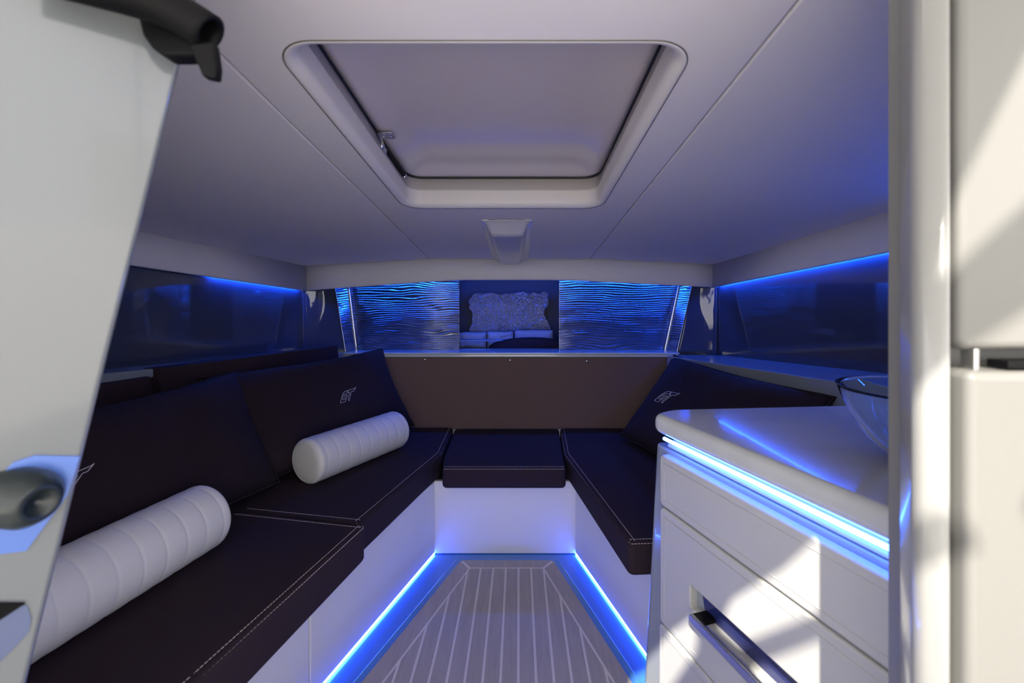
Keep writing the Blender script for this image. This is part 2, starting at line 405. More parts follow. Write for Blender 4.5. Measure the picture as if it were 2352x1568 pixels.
# rear bulkhead and door opening
wb = empty('wall_back', (.6, .46, .6), kind='structure')
jz0, jz1 = 0.0, Zh(.62)
prof = rpoly([(.3905, .470), (.372, .430), (.3925, .412), (.401, .436), (.401, .47)], [.012, .018, .010, .004, 0], 6)
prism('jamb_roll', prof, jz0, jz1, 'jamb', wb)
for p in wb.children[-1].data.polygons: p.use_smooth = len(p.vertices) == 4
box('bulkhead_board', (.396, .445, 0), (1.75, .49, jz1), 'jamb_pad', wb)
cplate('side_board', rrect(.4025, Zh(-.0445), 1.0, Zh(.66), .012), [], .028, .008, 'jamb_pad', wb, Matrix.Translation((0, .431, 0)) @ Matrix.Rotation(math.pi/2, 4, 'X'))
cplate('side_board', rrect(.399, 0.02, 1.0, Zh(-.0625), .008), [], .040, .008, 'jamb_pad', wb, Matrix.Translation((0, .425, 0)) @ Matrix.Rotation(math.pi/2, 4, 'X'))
box('dark_slot', (.4395, .4105, Zh(-.0605)), (.62, .43, Zh(-.0535)), 'black', wb, .001)
box('catch', (.4145, .416, Zh(-.063)), (.4195, .43, Zh(-.043)), 'steel', wb, .001)
box('bulkhead_board', (-1.95, .445, 0), (-.95, .49, jz1), 'jamb_pad', wb)
box('sill', (-.95, .40, 0), (.396, .49, .30), 'jamb_pad', wb, .01)
# cockpit outside the companionway
tag(box('floor_2', (-2.2, -3.5, .26), (2.2, .40, .30), 'deck_white', None, .01), kind='structure')
box('coaming', (-2.4, -3.5, .26), (-2.2, .49, 1.15), 'deck_white', None, .03); bpy.context.scene.objects['coaming'].name = 'wall_cockpit_left'
box('coaming', (2.2, -3.5, .26), (2.4, .49, 1.15), 'deck_white', None, .03); bpy.context.scene.objects['coaming'].name = 'wall_cockpit_right'
for n in ('wall_cockpit_left', 'wall_cockpit_right'): bpy.data.objects[n]['kind'] = 'structure'

# ------------------------------------------------------------------ roof hatch
ha = empty('roof_hatch', (-.05, 1.16, Zh(.40)), 'large closed roof hatch with glossy lid and pale moulded frame', 'hatch')
def hring(off, dz, r=.05, n=8):
    return [(x, y, Zh(ZC(y)+dz)) for x, y in rrect(HX0-off, HY0-off, HX1+off, HY1+off, max(r+off, .02), n)]
fr = [hring(R+.003, .006), hring(R, -.001)]
for i in range(1, 8):
    a = math.pi/2*i/7; fr.append(hring(R*(1-math.sin(a)), -.001+R*(1-math.cos(a))))
fr += [hring(-.001, .052), hring(-.001, .055)]
rings('frame', fr, 'hatch_white', ha)
gr = [hring(-.0015, .0545), hring(.001, .0565), hring(.0, .0585), hring(.003, .060), hring(.011, .100), hring(.024, .104)]
rings('inner_frame', gr, 'hatch_white', ha)
tube('gasket', [Vector(p) for p in hring(.011, .104)], .0042, 'black_rubber', ha, True)
ld = [hring(.04, .150), hring(.04, .112), hring(.008, .110), hring(.001, .103), hring(-.012, .1015), hring(-.030, .104), hring(-.052, .114), hring(-.075, .119), hring(-.10, .120)]
o = rings('lid', ld, 'hatch_gloss', ha, True)
rings('lid_cover', [hring(.06, .09), hring(.06, .16), hring(.05, .165)], 'hatch_white', ha, True)
tube('frame_seam', [Vector(p) for p in hring(R+.001, -.0006)], .0007, 'black_rubber', ha, True, 2)
# thin vertical hairline guides and gas strut
st = empty('gas_strut', tuple(W(895, 370, 1.45)), 'black gas strut with chrome ends at the left of the roof hatch', 'strut')
zt = lambda y: ZC(y)+.098
A = W(922, 405, 1.535); B = W(868, 336, 1.30)
A.x += .010; B.x += .010
d = (B-A).normalized()
tube('cylinder', [A+d*.015, A+d*.19], .0072, 'black', st, res=6)
tube('rod', [A+d*.18, B-d*.006], .0035, 'chrome', st, res=6)
for P in (A, B):
    lathe('ball_socket', [(0, -.009), (.006, -.008), (.009, -.003), (.009, .003), (.006, .008), (0, .009)], 'chrome', st, Matrix.Translation(P), 20)
    tube('stud', [P, P+Vector((-.016, 0, .006))], .004, 'chrome', st, res=4)
C = W(889, 311, 1.258)
br_m = Matrix.Translation(C+Vector((0, 0, .0))) @ Matrix.Rotation(math.atan(-.1), 4, 'X')
bo = cplate('bracket', rrect(-.021, -.019, .021, .019, .010), [], .003, .001, 'steel', st, br_m)
for sx, sy in ((-.012, .006), (-.007, -.007), (.008, .008), (.012, -.009)):
    s_ = lathe('screw', [(0, -.0022), (.003, -.0018), (.0042, 0)], 'chrome', st, br_m @ Matrix.Translation((sx, sy, -.0015)), 12)
slab('bracket_arm', [C+Vector((-.021, -.019, 0)), C+Vector((-.021, .019, 0)), B+Vector((.004, .01, .004)), B+Vector((.004, -.01, .004))], (.002, 0, 0), 'steel', st)

# moulded overhead cover at the front of the ceiling
oc = empty('overhead_cover', (-.05, 2.1, Zh(.28)), 'grey moulded tapering cover on the ceiling above the lockers', 'cover')
secs = []
def osec(y, hw, dep, fw):
    zc = ZC(y); cx = -.047
    fw = fw-hw
    pts = [(-hw-fw, .004), (-hw-fw, -.003), (-hw-.5*fw, -.005-dep*.30), (-hw-.004, -dep+.003), (-hw+.004, -dep-.001), (0, -dep-.003), (hw-.004, -dep-.001), (hw+.004, -dep+.003), (hw+.5*fw, -.005-dep*.30), (hw+fw, -.003), (hw+fw, .004)]
    return [(cx+a, y, Zh(zc+b)) for a, b in pts]
for y, hw, dep, fw in ((1.750, .060, .001, .075), (1.757, .074, .004, .098), (1.775, .073, .014, .099), (1.805, .062, .040, .100), (1.818, .060, .046, .100), (1.832, .059, .048, .100), (2.0, .056, .046, .100), (2.3, .053, .038, .101), (2.495, .052, .031, .102), (2.50, .050, .031, .065), (2.565, .030, .026, .034)):
    secs.append(osec(y, hw, dep, fw))
n = len(secs[0]); vs = [v for s in secs for v in s]; fs = []
for i in range(len(secs)-1):
    for j in range(n-1): a = i*n+j; fs.append([a, a+1, a+n+1, a+n])
fs += [list(range(n)), [len(vs)-n+i for i in range(n)]]
o = mesh('cover_shell', vs, fs, 'cover_grey', oc); bevel(o, .004, 3, 12)

# ------------------------------------------------------------------ wave lockers
def wave_grid(name, P00, P10, P01, P11, lam, amp, seed, parent, nper=9, xres=.009):
    """relief board: horizontal ripples that wander, P00 lower-left .. P11 upper-right"""
    P00, P10, P01, P11 = map(Vector, (P00, P10, P01, P11))
    W_ = (P10-P00).length; H_ = (P01-P00).length
    nz = int(H_/lam*nper); nx = max(int(W_/xres), 6)
    nrm = (P10-P00).cross(P01-P00).normalized()
    vs = []; fs = []
    for j in range(nz+1):
        v = j/nz
        for i in range(nx+1):
            u = i/nx; X = u*W_; Z = v*H_
            ph = 1.5*noise.noise(Vector((X*3.6, Z*9, seed)))+.55*noise.noise(Vector((X*10+3, Z*30, seed+4)))
            am = amp*(.9+.25*noise.noise(Vector((X*8, Z*30, seed+9))))
            h = math.sin(2*math.pi*(Z/lam+ph))
            h = (1-abs(h)**1.4 if h < 0 else 1+h*.25)*am
            p = (P00*(1-u)+P10*u)*(1-v)+(P01*(1-u)+P11*u)*v
            vs.append(p+nrm*h)
    for j in range(nz):
        for i in range(nx): k = j*(nx+1)+i; fs.append((k, k+1, k+nx+2, k+nx+1))
    me = bpy.data.meshes.new(name); me.from_pydata([tuple(v) for v in vs], [], fs); me.update()
    for p in me.polygons: p.use_smooth = True
    return shift(link(name, me, 'wave', parent))
YD = 2.64
zt_, zb_ = .145, -.279
def locker(side):
    if side < 0:
        t = empty('wave_panel', (-.6, YD, Zh(-.27)), 'dark wave-patterned locker door left of the open middle bay', 'cabinet panel', 'wave-patterned locker doors')
        xa, xb, xc = -.932, -.985, -.345           # lower/upper outer x, inner x
        xo = (-.965, -1.045)
    else:
        t = empty('wave_panel', (.6, YD, Zh(-.27)), 'blue-lit wave-patterned locker door right of the open middle bay', 'cabinet panel', 'wave-patterned locker doors')
        xa, xb, xc = .838, .93, .232
        xo = (.88, .985)
    if side < 0:
        wave_grid('relief_board', (xa, YD, Zh(zb_)), (xc, YD, Zh(zb_)), (xb, YD, Zh(zt_)), (xc, YD, Zh(zt_)), .0130, .0042, 2.0, t)
    else:
        wave_grid('relief_board', (xc, YD, Zh(zb_)), (xa, YD, Zh(zb_)), (xc, YD, Zh(zt_)), (xb, YD, Zh(zt_)), .0130, .0042, 7.5, t)
    slab('board_edge', [(xc, YD-.003, Zh(zb_)), (xc, YD+.018, Zh(zb_)), (xc, YD+.018, Zh(zt_)), (xc, YD-.003, Zh(zt_))], (-side*-.002, 0, 0), 'chrome', t)
    slab('backing_board', [(xa, YD+.006, Zh(zb_)), (xc, YD+.006, Zh(zb_)), (xc, YD+.006, Zh(zt_)), (xb, YD+.006, Zh(zt_))], (0, .01, 0), 'locker', t)
    # polished edge strips and the narrow slanted return with the same ripples
    rt = empty('locker_return', (xa, 2.6, Zh(-.27)), 'narrow slanted rippled end panel with bright metal edges, %s end of the lockers' % ('left' if side < 0 else 'right'), 'panel', 'slanted end panels of the lockers')
    A0, A1 = Vector((xo[0], 2.545, Zh(zb_))), Vector((xo[1], 2.575, Zh(zt_)))
    B0, B1 = Vector((xa-side*0.0, YD-.01, Zh(zb_))), Vector((xb, YD-.01, Zh(zt_)))
    if side < 0: wave_grid('rippled_face', A0, B0, A1, B1, .0125, .002, 11.0, rt)
    else: wave_grid('rippled_face', B0, A0, B1, A1, .0125, .002, 13.0, rt)
    tube('edge_strip', [B0+Vector((0, -.006, 0)), B1+Vector((0, -.006, 0))], .007, 'chrome', rt, res=3)
    tube('edge_strip', [B0+Vector((side*.014, -.008, 0)), B1+Vector((side*.016, -.008, 0))], .005, 'chrome', rt, res=3)
    tube('edge_strip', [A0+Vector((0, -.002, 0)), A1+Vector((0, -.002, 0))], .002, 'chrome', rt, res=3)
locker(-1); locker(1)

# contents of the open bay
def soft_box(name, x0, x1, y0, y1, z0, z1, m, lab, cat, grp=None, seed=0, piping=True):
    t = empty(name, ((x0+x1)/2, (y0+y1)/2, Zh(z0)), lab, cat, grp)
    nx, nz = 16, 10; vs = []; fs = []
    for sgn in (0, 1):
        for j in range(nz+1):
            for i in range(nx+1):
                u, v = i/nx, j/nz; e = (1-(2*u-1)**6)*(1-(2*v-1)**6)
                yc = (y0+y1)/2; hy = (y1-y0)/2*(.25+.75*e**.5)
                wr = noise.noise(Vector((u*5, v*5, seed)))*.008
                vs.append((x0+(x1-x0)*u, yc+(hy if sgn else -hy)+wr, Zh(z0+(z1-z0)*v+wr*(v))))
    N = (nx+1)*(nz+1)
    for s in (0, N):
        for j in range(nz):
            for i in range(nx): k = s+j*(nx+1)+i; fs.append([k, k+1, k+nx+2, k+nx+1])
    for i in range(nx): fs.append([i, i+1, N+i+1, N+i]); k = nz*(nx+1)+i; fs.append([k, k+1, N+k+1, N+k])
    for j in range(nz): k = j*(nx+1); fs.append([k, k+nx+1, N+k+nx+1, N+k]); k += nx; fs.append([k, k+nx+1, N+k+nx+1, N+k])
    mesh('body', vs, fs, m, t, True)
    if piping:
        p = [Vector((x0+(x1-x0)*u, y0-.001, Zh(z0+(z1-z0)*v+.002))) for u, v in [(0, 0), (0, .9), (.03, 1), (.5, 1.0), (.97, 1), (1, .9), (1, 0)]]
        tube('piping', p, .0022, 'black_rubber', t, res=2)
    return t
bag = soft_box('storage_bag', -.205, -.035, 2.92, 2.98, -.305, -.192, 'jacket', 'pale blue black-edged bag in the open bay, left one of two', 'bag', 'pale bags in the open locker', 2)
# scrap of black lettering peeping above the cushion in front
tube('lettering', [[Vector((-.118+i*.0115, 2.916, Zh(-.232+.003*i))), Vector((-.118+i*.0115+.004, 2.915, Zh(-.224+.003*i)))] for i in range(7)], .0016, 'black_rubber', bag, res=1)
bag2 = soft_box('storage_bag', -.03, .22, 2.93, 2.99, -.305, -.184, 'jacket', 'pale blue bag in the open bay, wider right one of two', 'bag', 'pale bags in the open locker', 5)
tag(box('tray', (-.40, 2.80, Zh(-.245)), (-.09, 2.90, Zh(-.238)), 'jacket', None, .003), 'thin pale tray edge at left in the open locker bay', 'tray')
soft_box('storage_bag', -.40, -.21, 2.94, 3.02, -.305, -.20, 'jacket', 'crumpled blue-grey bag at the far left of the open bay', 'bag', 'pale bags in the open locker', 9, False)
cs = []
for i in range(13):
    a = math.pi*i/12; cs.append((.08-.27*math.cos(a)*1.0, -.30+.078*math.sin(a)**.8))
vs = []; fs = []
for yy, sc in ((2.715, .90), (2.74, 1), (2.84, 1), (2.865, .9)):
    for x, z in cs: vs.append((.08+(x-.08)*sc, yy, Zh(-.30+(z+.30)*sc)))
for i in range(3):
    for j in range(12): k = i*13+j; fs.append([k, k+1, k+14, k+13])
    fs.append([i*13, i*13+12, i*13+25, i*13+13])
fs += [list(range(13)), [39+i for i in range(13)]]
tag(mesh('cushion', vs, fs, 'fabric_pillow', None, True), 'dark rounded cushion lying in the open locker bay', 'cushion')

# ------------------------------------------------------------------ berth bases
bb = empty('berth_base', (0, 1.9, 0), 'white upholstered U-shaped base under the dark seat cushions', 'seat base')
ZB = .318
th = .02
def base_panel(a, b, z0=.0, name='base_panel', out=(0, 1)):
    ax, ay = a; bx, by = b; d = Vector((bx-ax, by-ay)).normalized(); nrm = Vector((-d.y, d.x))
    if nrm.dot(Vector(out)) < 0: nrm = -nrm
    slab(name, [(ax, ay, z0), (bx, by, z0), (bx, by, ZB), (ax, ay, ZB)], (nrm.x*th, nrm.y*th, 0), 'panel_white', bb, .004)
base_panel((lx(1.988)-.018, 1.99), (rx(1.988)+.018, 1.99), .002)
base_panel((lx(1.985), 1.985), (lx(1.256), 1.256), .0105, out=(-1, 0))
base_panel((lx(1.252), 1.252), (lx(.52), .52), .0105, out=(-1, 0))
base_panel((rx(1.985), 1.985), (rx(1.275), 1.275), .0105, out=(1, 0))
prism('seat_deck', [(-.55, 2.02), (lx(1.9)-.03, 1.96), (lx(.52)-.03, .52), (-1.6, .52), (-1.2, 2.5), (1.05, 2.5), (1.2, 1.285), (rx(1.285)+.04, 1.285), (rx(1.9)+.03, 1.96), (.3, 2.02)], ZB-.02, ZB-.002, 'fabric', bb)

# ------------------------------------------------------------------ seat cushions
def seat(poly, z0, z1, lab, front, name='seat_cushion', corners=()):
    c = Vector((sum(p[0] for p in poly)/len(poly), sum(p[1] for p in poly)/len(poly)))
    t = empty(name, (c.x, c.y, z0), lab, 'cushion', 'dark seat cushions around the cabin')
    o = prism('cushion_cover', rpoly(poly, .02, 3), z0, z1, 'fabric', t)
    bevel(o, .016, 4, 40)
    # twin stitched rows along the front edge: on top and just over the roll
    inn = []
    for rows in front:
        P = [Vector((*p, 0)) for p in rows]
        def offs(dist, z):
            out = []
            for i, p in enumerate(P):
                dd = ((P[i+1]-p) if i < len(P)-1 else (p-P[i-1])).normalized()
                if 0 < i < len(P)-1: dd = ((P[i+1]-p).normalized()+(p-P[i-1]).normalized()).normalized()
                n_ = Vector((-dd.y, dd.x, 0))
                if n_.dot(Vector((c.x, c.y, 0))-p) < 0: n_ = -n_
                out.append(p+n_*dist+Vector((0, 0, z)))
            return out
        stitches('stitching', offs(.020, z1+.0003), t)
        stitches('stitching', offs(.0045, z1-.0045), t)
    return t
zs = Zh(-.682)
seat([(-.355, 2.48), (-.347, 2.06), (-.488, 1.405), (-.92, 1.49), (-1.40, 1.53), (-1.20, 2.48)], ZB, zs, 'dark plum seat cushion on the left berth, far one holding the short bolster',
     [[(-.355, 2.47), (-.347, 2.06), (-.488, 1.415)], [(-.50, 1.408), (-.90, 1.487)]])
seat([(-.463, 1.385), (-.571, .827), (-.632, .53), (-1.55, .53), (-1.42, 1.52), (-.92, 1.475)], ZB, zs+.006, 'dark plum seat cushion on the left berth, near one under the long bolster',
     [[(-.463, 1.375), (-.571, .827), (-.632, .54)], [(-.47, 1.387), (-.90, 1.473)]])
seat([(-.318, 1.895), (.195, 1.895), (.200, 2.06), (.218, 2.495), (-.350, 2.495), (-.338, 2.06)], ZB+.004, Zh(-.692), 'small square dark seat cushion in the middle below the brown board',
     [[(-.312, 1.895), (.188, 1.895)]])
seat([(.222, 2.48), (.203, 2.06), (.312, 1.295), (.96, 1.34), (.82, 2.48)], ZB, Zh(-.685), 'dark plum seat cushion on the right berth beside the galley cabinet',
     [[(.222, 2.47), (.203, 2.06), (.312, 1.305)], [(.32, 1.2955), (.60, 1.315)]])

# brown board behind the middle seat with three snap studs
bd = empty('back_board', (0, 2.5, Zh(-.68)), 'brown fabric covered board between the pillows below the lockers', 'backrest')
cplate('board_cover', rpoly([(-.95, Zh(-.70)), (.862, Zh(-.70)), (.862, Zh(-.305)), (-.95, Zh(-.305))], .02), [], .03, .006, 'brown', bd,
       Matrix.Translation((0, 2.512, 0)) @ Matrix.Rotation(math.pi/2, 4, 'X'))
for px, py in ((976, 826), (1171.5, 827.5), (1348, 829.5)):
    P = W(px, py, 2.496)
    lathe('snap_stud', [(0, -.006), (.004, -.0055), (.0075, -.003), (.009, .001)], 'chrome', bd, Matrix.Translation(P) @ Matrix.Rotation(-math.pi/2, 4, 'X'), 20)

# left backrests along the hull
def backrest(a, b, dx, z0, z1, lab):
    t = empty('backrest', ((a[0]+b[0])/2, (a[1]+b[1])/2, z0), lab, 'backrest', 'dark backrests along the left hull side')
    o = prism('cushion_cover', rpoly([a, b, (b[0]-dx, b[1]), (a[0]-dx, a[1])], .015, 3), z0, z1, 'fabric', t, top=rpoly([(a[0]-.05, a[1]), (b[0]-.05, b[1]), (b[0]-dx, b[1]), (a[0]-dx, a[1])], .015, 3)); bevel(o, .014, 4, 40)
backrest((-.92, 2.46), (-1.225, 1.625), .12, zs, Zh(-.238), 'dark long backrest with higher top at the far left behind the pillows')
backrest((-1.235, 1.605), (-1.47, .56), .10, zs, Zh(-.262), 'dark lower backrest at the near left behind the door')

# ------------------------------------------------------------------ pillows with stitched GT emblem
GT = [[(430, 805), (445, 755), (480, 715), (640, 590), (860, 450), (960, 400), (1060, 385), (1310, 440), (1290, 565), (1150, 545), (960, 495), (800, 580), (680, 670), (650, 725), (800, 780), (880, 725), (905, 660), (950, 600), (1160, 648), (940, 790), (820, 880), (720, 905)],
      [(1335, 450), (1500, 500), (1700, 570), (1830, 615), (1950, 612), (1860, 660), (1700, 720), (1540, 660), (1380, 760), (1130, 970), (1040, 1030), (1005, 995), (1040, 900), (1120, 820), (1300, 690), (1400, 610), (1300, 585)]]
def pillow(BL, BR, TR, TL, T, lab, emb, seed, name='pillow', pull=.035):
    BL, BR, TR, TL = map(Vector, (BL, BR, TR, TL))
    c = (BL+BR+TR+TL)/4; t = empty(name, (c.x, c.y, min(BL.z, BR.z)), lab, 'pillow', 'dark pillows with GT emblem')
    nrm = (BR-BL).cross(TL-BL).normalized()
    if nrm.dot(Vector((0, 0, CZ))-c) < 0: nrm = -nrm
    def P(u, v):
        uu = u+pull*math.sin(math.pi*v)**1.0*(1-2*u)*1.0*(1 if True else 0)
        vv = v+pull*1.2*math.sin(math.pi*u)*(1-2*v)
        return (BL*(1-uu)+BR*uu)*(1-vv)+(TL*(1-uu)+TR*uu)*vv
    def H(u, v):
        e = max((1-(2*u-1)**4)*(1-(2*v-1)**4), 0)
        wr = noise.noise(Vector((u*3.2, v*2.4, seed)))*.020*e+noise.noise(Vector((u*9, v*5, seed+2)))*.005*e
        rad = 1-.35*math.exp(-((u-.03)**2+(v-.97)**2)*30)
        return T*e**.62*rad+wr
    nx, nz = 44, 30; vs = []; fs = []
    for s in (1, -1):
        for j in range(nz+1):
            for i in range(nx+1):
                u, v = i/nx, j/nz; h = H(u, v) if s > 0 else T*.75*max((1-(2*u-1)**4)*(1-(2*v-1)**4), 0)**.6
                vs.append(P(u, v)+nrm*(h*s))
    N = (nx+1)*(nz+1)
    for s in (0, N):
        for j in range(nz):
            for i in range(nx): k = s+j*(nx+1)+i; fs.append([k, k+1, k+nx+2, k+nx+1])
    o = mesh('pillow_cover', vs, fs, 'fabric_pillow', t, True)
    bm = bmesh.new(); bm.from_mesh(o.data); bmesh.ops.remove_doubles(bm, verts=bm.verts, dist=1e-5); bmesh.ops.recalc_face_normals(bm, faces=bm.faces); bm.to_mesh(o.data); bm.free()
    loop = [P(i/30, 0) for i in range(30)]+[P(1, i/20) for i in range(20)]+[P(1-i/30, 1) for i in range(30)]+[P(0, 1-i/20) for i in range(20)]
    tube('piping', loop, .004, 'fabric_pillow', t, True, 3)
    if emb:
        u0, v0, size, lean, vs_ = emb
        eu = (BR-BL).normalized(); lu = (BR-BL).length; lv = (TL-BL).length
        paths = []
        for pth in GT:
            pts = []
            q = pth+[pth[0]]
            for a, b in zip(q, q[1:]):
                for s_ in range(4):
                    x = a[0]+(b[0]-a[0])*s_/4; y = a[1]+(b[1]-a[1])*s_/4
                    X = (x-1180)/1520*size; Y = -(y-700)/1520*size
                    # the drawn sheet leans: bring the letters back to an upright italic
                    Y2 = (Y+X*.42)*vs_; X2 = X*1.0+lean*Y2
                    u = u0+X2/lu; v = v0+Y2/lv
                    pts.append(P(u, v)+nrm*(H(u, v)+.0012))
            paths.append(pts)
        tube('emblem', paths, .0011, 'emblem', t, True, 2)
    return t
pillow((-.93, 1.62, Zh(-.655)), (-.555, 2.42, Zh(-.655)), (-.735, 2.455, Zh(-.255)), (-1.22, 1.74, Zh(-.29)), .085,
       'dark pillow standing behind the short bolster, with small GT emblem', (.55, .455, .135, .0, .95), 3.1)
pillow((-1.06, .80, Zh(-.66)), (-.87, 1.66, Zh(-.655)), (-1.15, 1.87, Zh(-.285)), (-1.28, .95, Zh(-.30)), .09,
       'large dark pillow behind the long bolster, its emblem partly hidden by the door', (.235, .50, .105, .0, 1.0), 8.4)
pillow((.50, 2.26, Zh(-.66)), (.70, 1.32, Zh(-.655)), (.94, 1.36, Zh(-.285)), (.825, 2.43, Zh(-.285)), .07,
       'dark long pillow at right behind the galley counter, with GT emblem', (.275, .50, .17, -.15, .95), 5.2)

# ------------------------------------------------------------------ bolsters
def bolster(A, B, r, nseam, lab, seed):
    A, B = Vector(A), Vector(B); L = (B-A).length; d = (B-A).normalized()
    t = empty('bolster', ((A.x+B.x)/2, (A.y+B.y)/2, A.z-r), lab, 'bolster', 'white roll cushions on the left berth')
    mtx = Matrix.Translation(A) @ d.to_track_quat('Z', 'Y').to_matrix().to_4x4()
    prof = []
    e = .018; ns = int(L/.003)
    for i in range(ns+1):
        z = i/ns*L; rr = r
        if z < e: rr = r-e+math.sqrt(max(e*e-(e-z)**2, 0))
        if z > L-e: rr = r-e+math.sqrt(max(e*e-(z-(L-e))**2, 0))
        for k in range(nseam):
            zc = L*(k+.6)/(nseam+.2); dz = abs(z-zc)
            if dz < .004: rr -= .0012*(1-dz/.004)
            else: rr += .0
        bulge = abs(math.sin(math.pi*(z/L*(nseam+.2)-.6)))
        prof.append((rr-.0010+.0010*bulge**.6, z))
    o = lathe('roll_cover', prof, 'white_vinyl', t, mtx, 56)
    for k, (z, s) in enumerate(((0, -1), (L, 1))):
        rr = r-e
        lathe('end_cap', [(rr*f+.0008, z+s*(-.0005+.004*math.sqrt(max(1-f*f, 0)))) for f in (0, .2, .4, .6, .8, .93, 1)], 'white_vinyl', t, mtx, 48)
        ring = [mtx @ Vector(((rr+.003)*math.cos(a*math.pi/24), (rr+.003)*math.sin(a*math.pi/24), z-s*.0008)) for a in range(48)]
        tube('seam', ring, .0011, 'thread' if False else 'white_vinyl', t, True, 2)
    return t
bolster((-.795, 1.70, zs+.084), (-.574, 2.145, zs+.084), .085, 9, 'short white ribbed bolster in front of the dark pillow', 1)
bolster((-.958, .72, zs+.093), (-.862, 1.262, zs+.093), .087, 10, 'long white ribbed bolster on the near seat beside the door', 2)

# ------------------------------------------------------------------ galley cabinet
FA = Vector((.361, 1.15)); FD = Vector((.297, -1.0)); FN = Vector((-1.0, -.297)).normalized()      # face origin, run (towards the camera), outward normal
fl_len = FD.length
def fp(t, off=0): p = FA+FD*t+FN*off; return (p.x, p.y)
def face_tz(px, py):
    k = (px-CX)/F; t = (1.15*k-.361)/(.297+k); Y = 1.15-t
    return t*fl_len, CZ-(py-CY)/F*Y
run = Vector((FD.x, FD.y)).normalized()
FM = Matrix(((run.x, 0, -FN.x*-1, FA.x), (run.y, 0, FN.y, FA.y), (0, 1, 0, 0), (0, 0, 0, 1)))
gc = empty('galley_cabinet', (.55, 1.0, 0), 'white galley cabinet with padded drawer fronts at right', 'cabinet')
TE = .645
body_b = rpoly([fp(-.11, -.008), fp(TE, -.014), (1.25, .56), (1.25, 1.27), (.46, 1.27)], [.025, 0, 0, 0, .02], 6)
body_t = rpoly([fp(-.06, -.010), fp(TE, -.016), (1.25, .56), (1.25, 1.24), (.44, 1.205)], [.04, 0, 0, 0, .02], 6)
o = prism('body', body_b, 0.0, Zh(-.371), 'gel_grey', gc, top=body_t); bevel(o, .006, 3, 50)
# rounded channel under the counter that holds the light strip
rod = prism('light_channel', rpoly([fp(-.012, -.030), fp(TE, -.030), (1.2, .58), (1.2, 1.2), (.44, 1.19)], [.03, 0, 0, 0, .02]), Zh(-.375), Zh(-.334), 'gel', gc)
tube('channel_bead', [Vector((*fp(-.0, -.022), Zh(-.3635))), Vector((*fp(TE, -.022), Zh(-.3635)))], .0065, 'gel', gc)
def front(t0, t1, z0, z1, hole=None, name='drawer'):
    holes = [hole[::-1]] if hole else []
    o = cplate(name, rpoly([(t0, z0), (t1, z0), (t1, z1), (t0, z1)], .016), holes, .022, .005, 'drawer', gc, FM @ Matrix.Translation((0, 0, -.003)))
    ins = .019; z_ = .0083
    for pts in ([(t0+ins, z0+ins), (t0+ins, z1-ins), (t1, z1-ins)], [(t0+ins, z0+ins), (t1, z0+ins)]):
        tube('stitch_line', [FM @ Vector((a, b, z_)) for a, b in pts], .0009, 'drawer', o, res=1)
    return o
TL_ = TE*fl_len
front(.0, TL_, Zh(-.5085), Zh(-.381))
sx0, sz1 = face_tz(1592, 1342); _, sz0 = face_tz(1592, 1392)
slot = rpoly([(sx0, sz0), (TL_-.05, sz0), (TL_-.05, sz1), (sx0, sz1)], .006, 3)
d2 = front(.0, TL_, Zh(-.8015), Zh(-.5125), slot)
front(-.004, TL_, .03, Zh(-.8055))
sl = cplate('recess_liner', [(sx0-.006, sz0-.006), (TL_-.045, sz0-.006), (TL_-.045, sz1+.006), (sx0-.006, sz1+.006)], [], .003, .0005, 'slot', d2, FM @ Matrix.Translation((0, 0, -.0125)))
hz = sz0-.004
bar = cplate('handle', rrect(sx0+.026, hz-.006, TL_-.06, hz+.014, .0095), [], .010, .003, 'steel', d2, FM @ Matrix.Translation((0, 0, .028)))
for xx in (sx0+.045, TL_-.12):
    mm = FM @ Matrix.Translation((xx, hz+.008, .008))
    cplate('handle_post', rrect(-.016, -.006, .016, .006, .005), [], .040, .002, 'black', d2, mm)
for c in (sl, bar): pass

ct = tag(prism('countertop', rpoly([fp(-.028, .012), fp(TE, .012), (1.30, .545), (1.235, 1.30), (.88, 1.268), (.402, 1.222)], [.03, 0, 0, 0, 0, .04], 6), Zh(-.334), Zh(-.286), 'counter'), 'pale marbled galley countertop with rounded edge', 'countertop')
bevel(ct, .018, 5, 30)
ls = tag(tube('led_strip', [Vector((*fp(.010, .002), Zh(-.3415))), Vector((*fp(TE, .002), Zh(-.3415)))], .0042, 'led'), 'bright blue-white light strip under the galley countertop', 'light strip', 'blue light strips')
# floor strips
def strip(pts, r, m, lab): return tag(tube('led_strip', [Vector(p) for p in pts], r, m, res=2), lab, 'light strip', 'blue light strips')
strip([(lx(1.985)-.0025, 1.985, .0055), (lx(.52)-.0025, .52, .0055)], .003, 'led_floor', 'blue light line along the foot of the left berth base')
strip([(rx(1.985)+.0025, 1.985, .0055), (rx(1.28)+.0025, 1.28, .0055)], .003, 'led_floor', 'blue light line along the foot of the right berth base')
strip([(XR(1.22)-.03, 1.22, Zh(.10)), (XR(.62)-.03, .62, Zh(.13))], .003, 'led_soft', 'blue light strip over the galley wall at the near right')
strip([(-.97, 2.595, Zh(.150)), (-.36, 2.60, Zh(.156))], .004, 'led_soft', 'blue light strip above the left wave-patterned locker door')
strip([(-.34, 2.61, Zh(.152)), (.22, 2.61, Zh(.152))], .003, 'led_soft', 'blue light strip over the open middle locker bay')
strip([(.24, 2.60, Zh(.156)), (.92, 2.595, Zh(.150))], .004, 'led_soft', 'blue light strip above the right wave-patterned locker door')
strip([(XL(2.52)+.010, 2.52, Zh(zvL(2.52)+.010)), (XL(2.0)+.010, 2.0, Zh(zvL(2.0)+.010))], .003, 'led_soft', 'short blue light strip above the left gloss side panel')
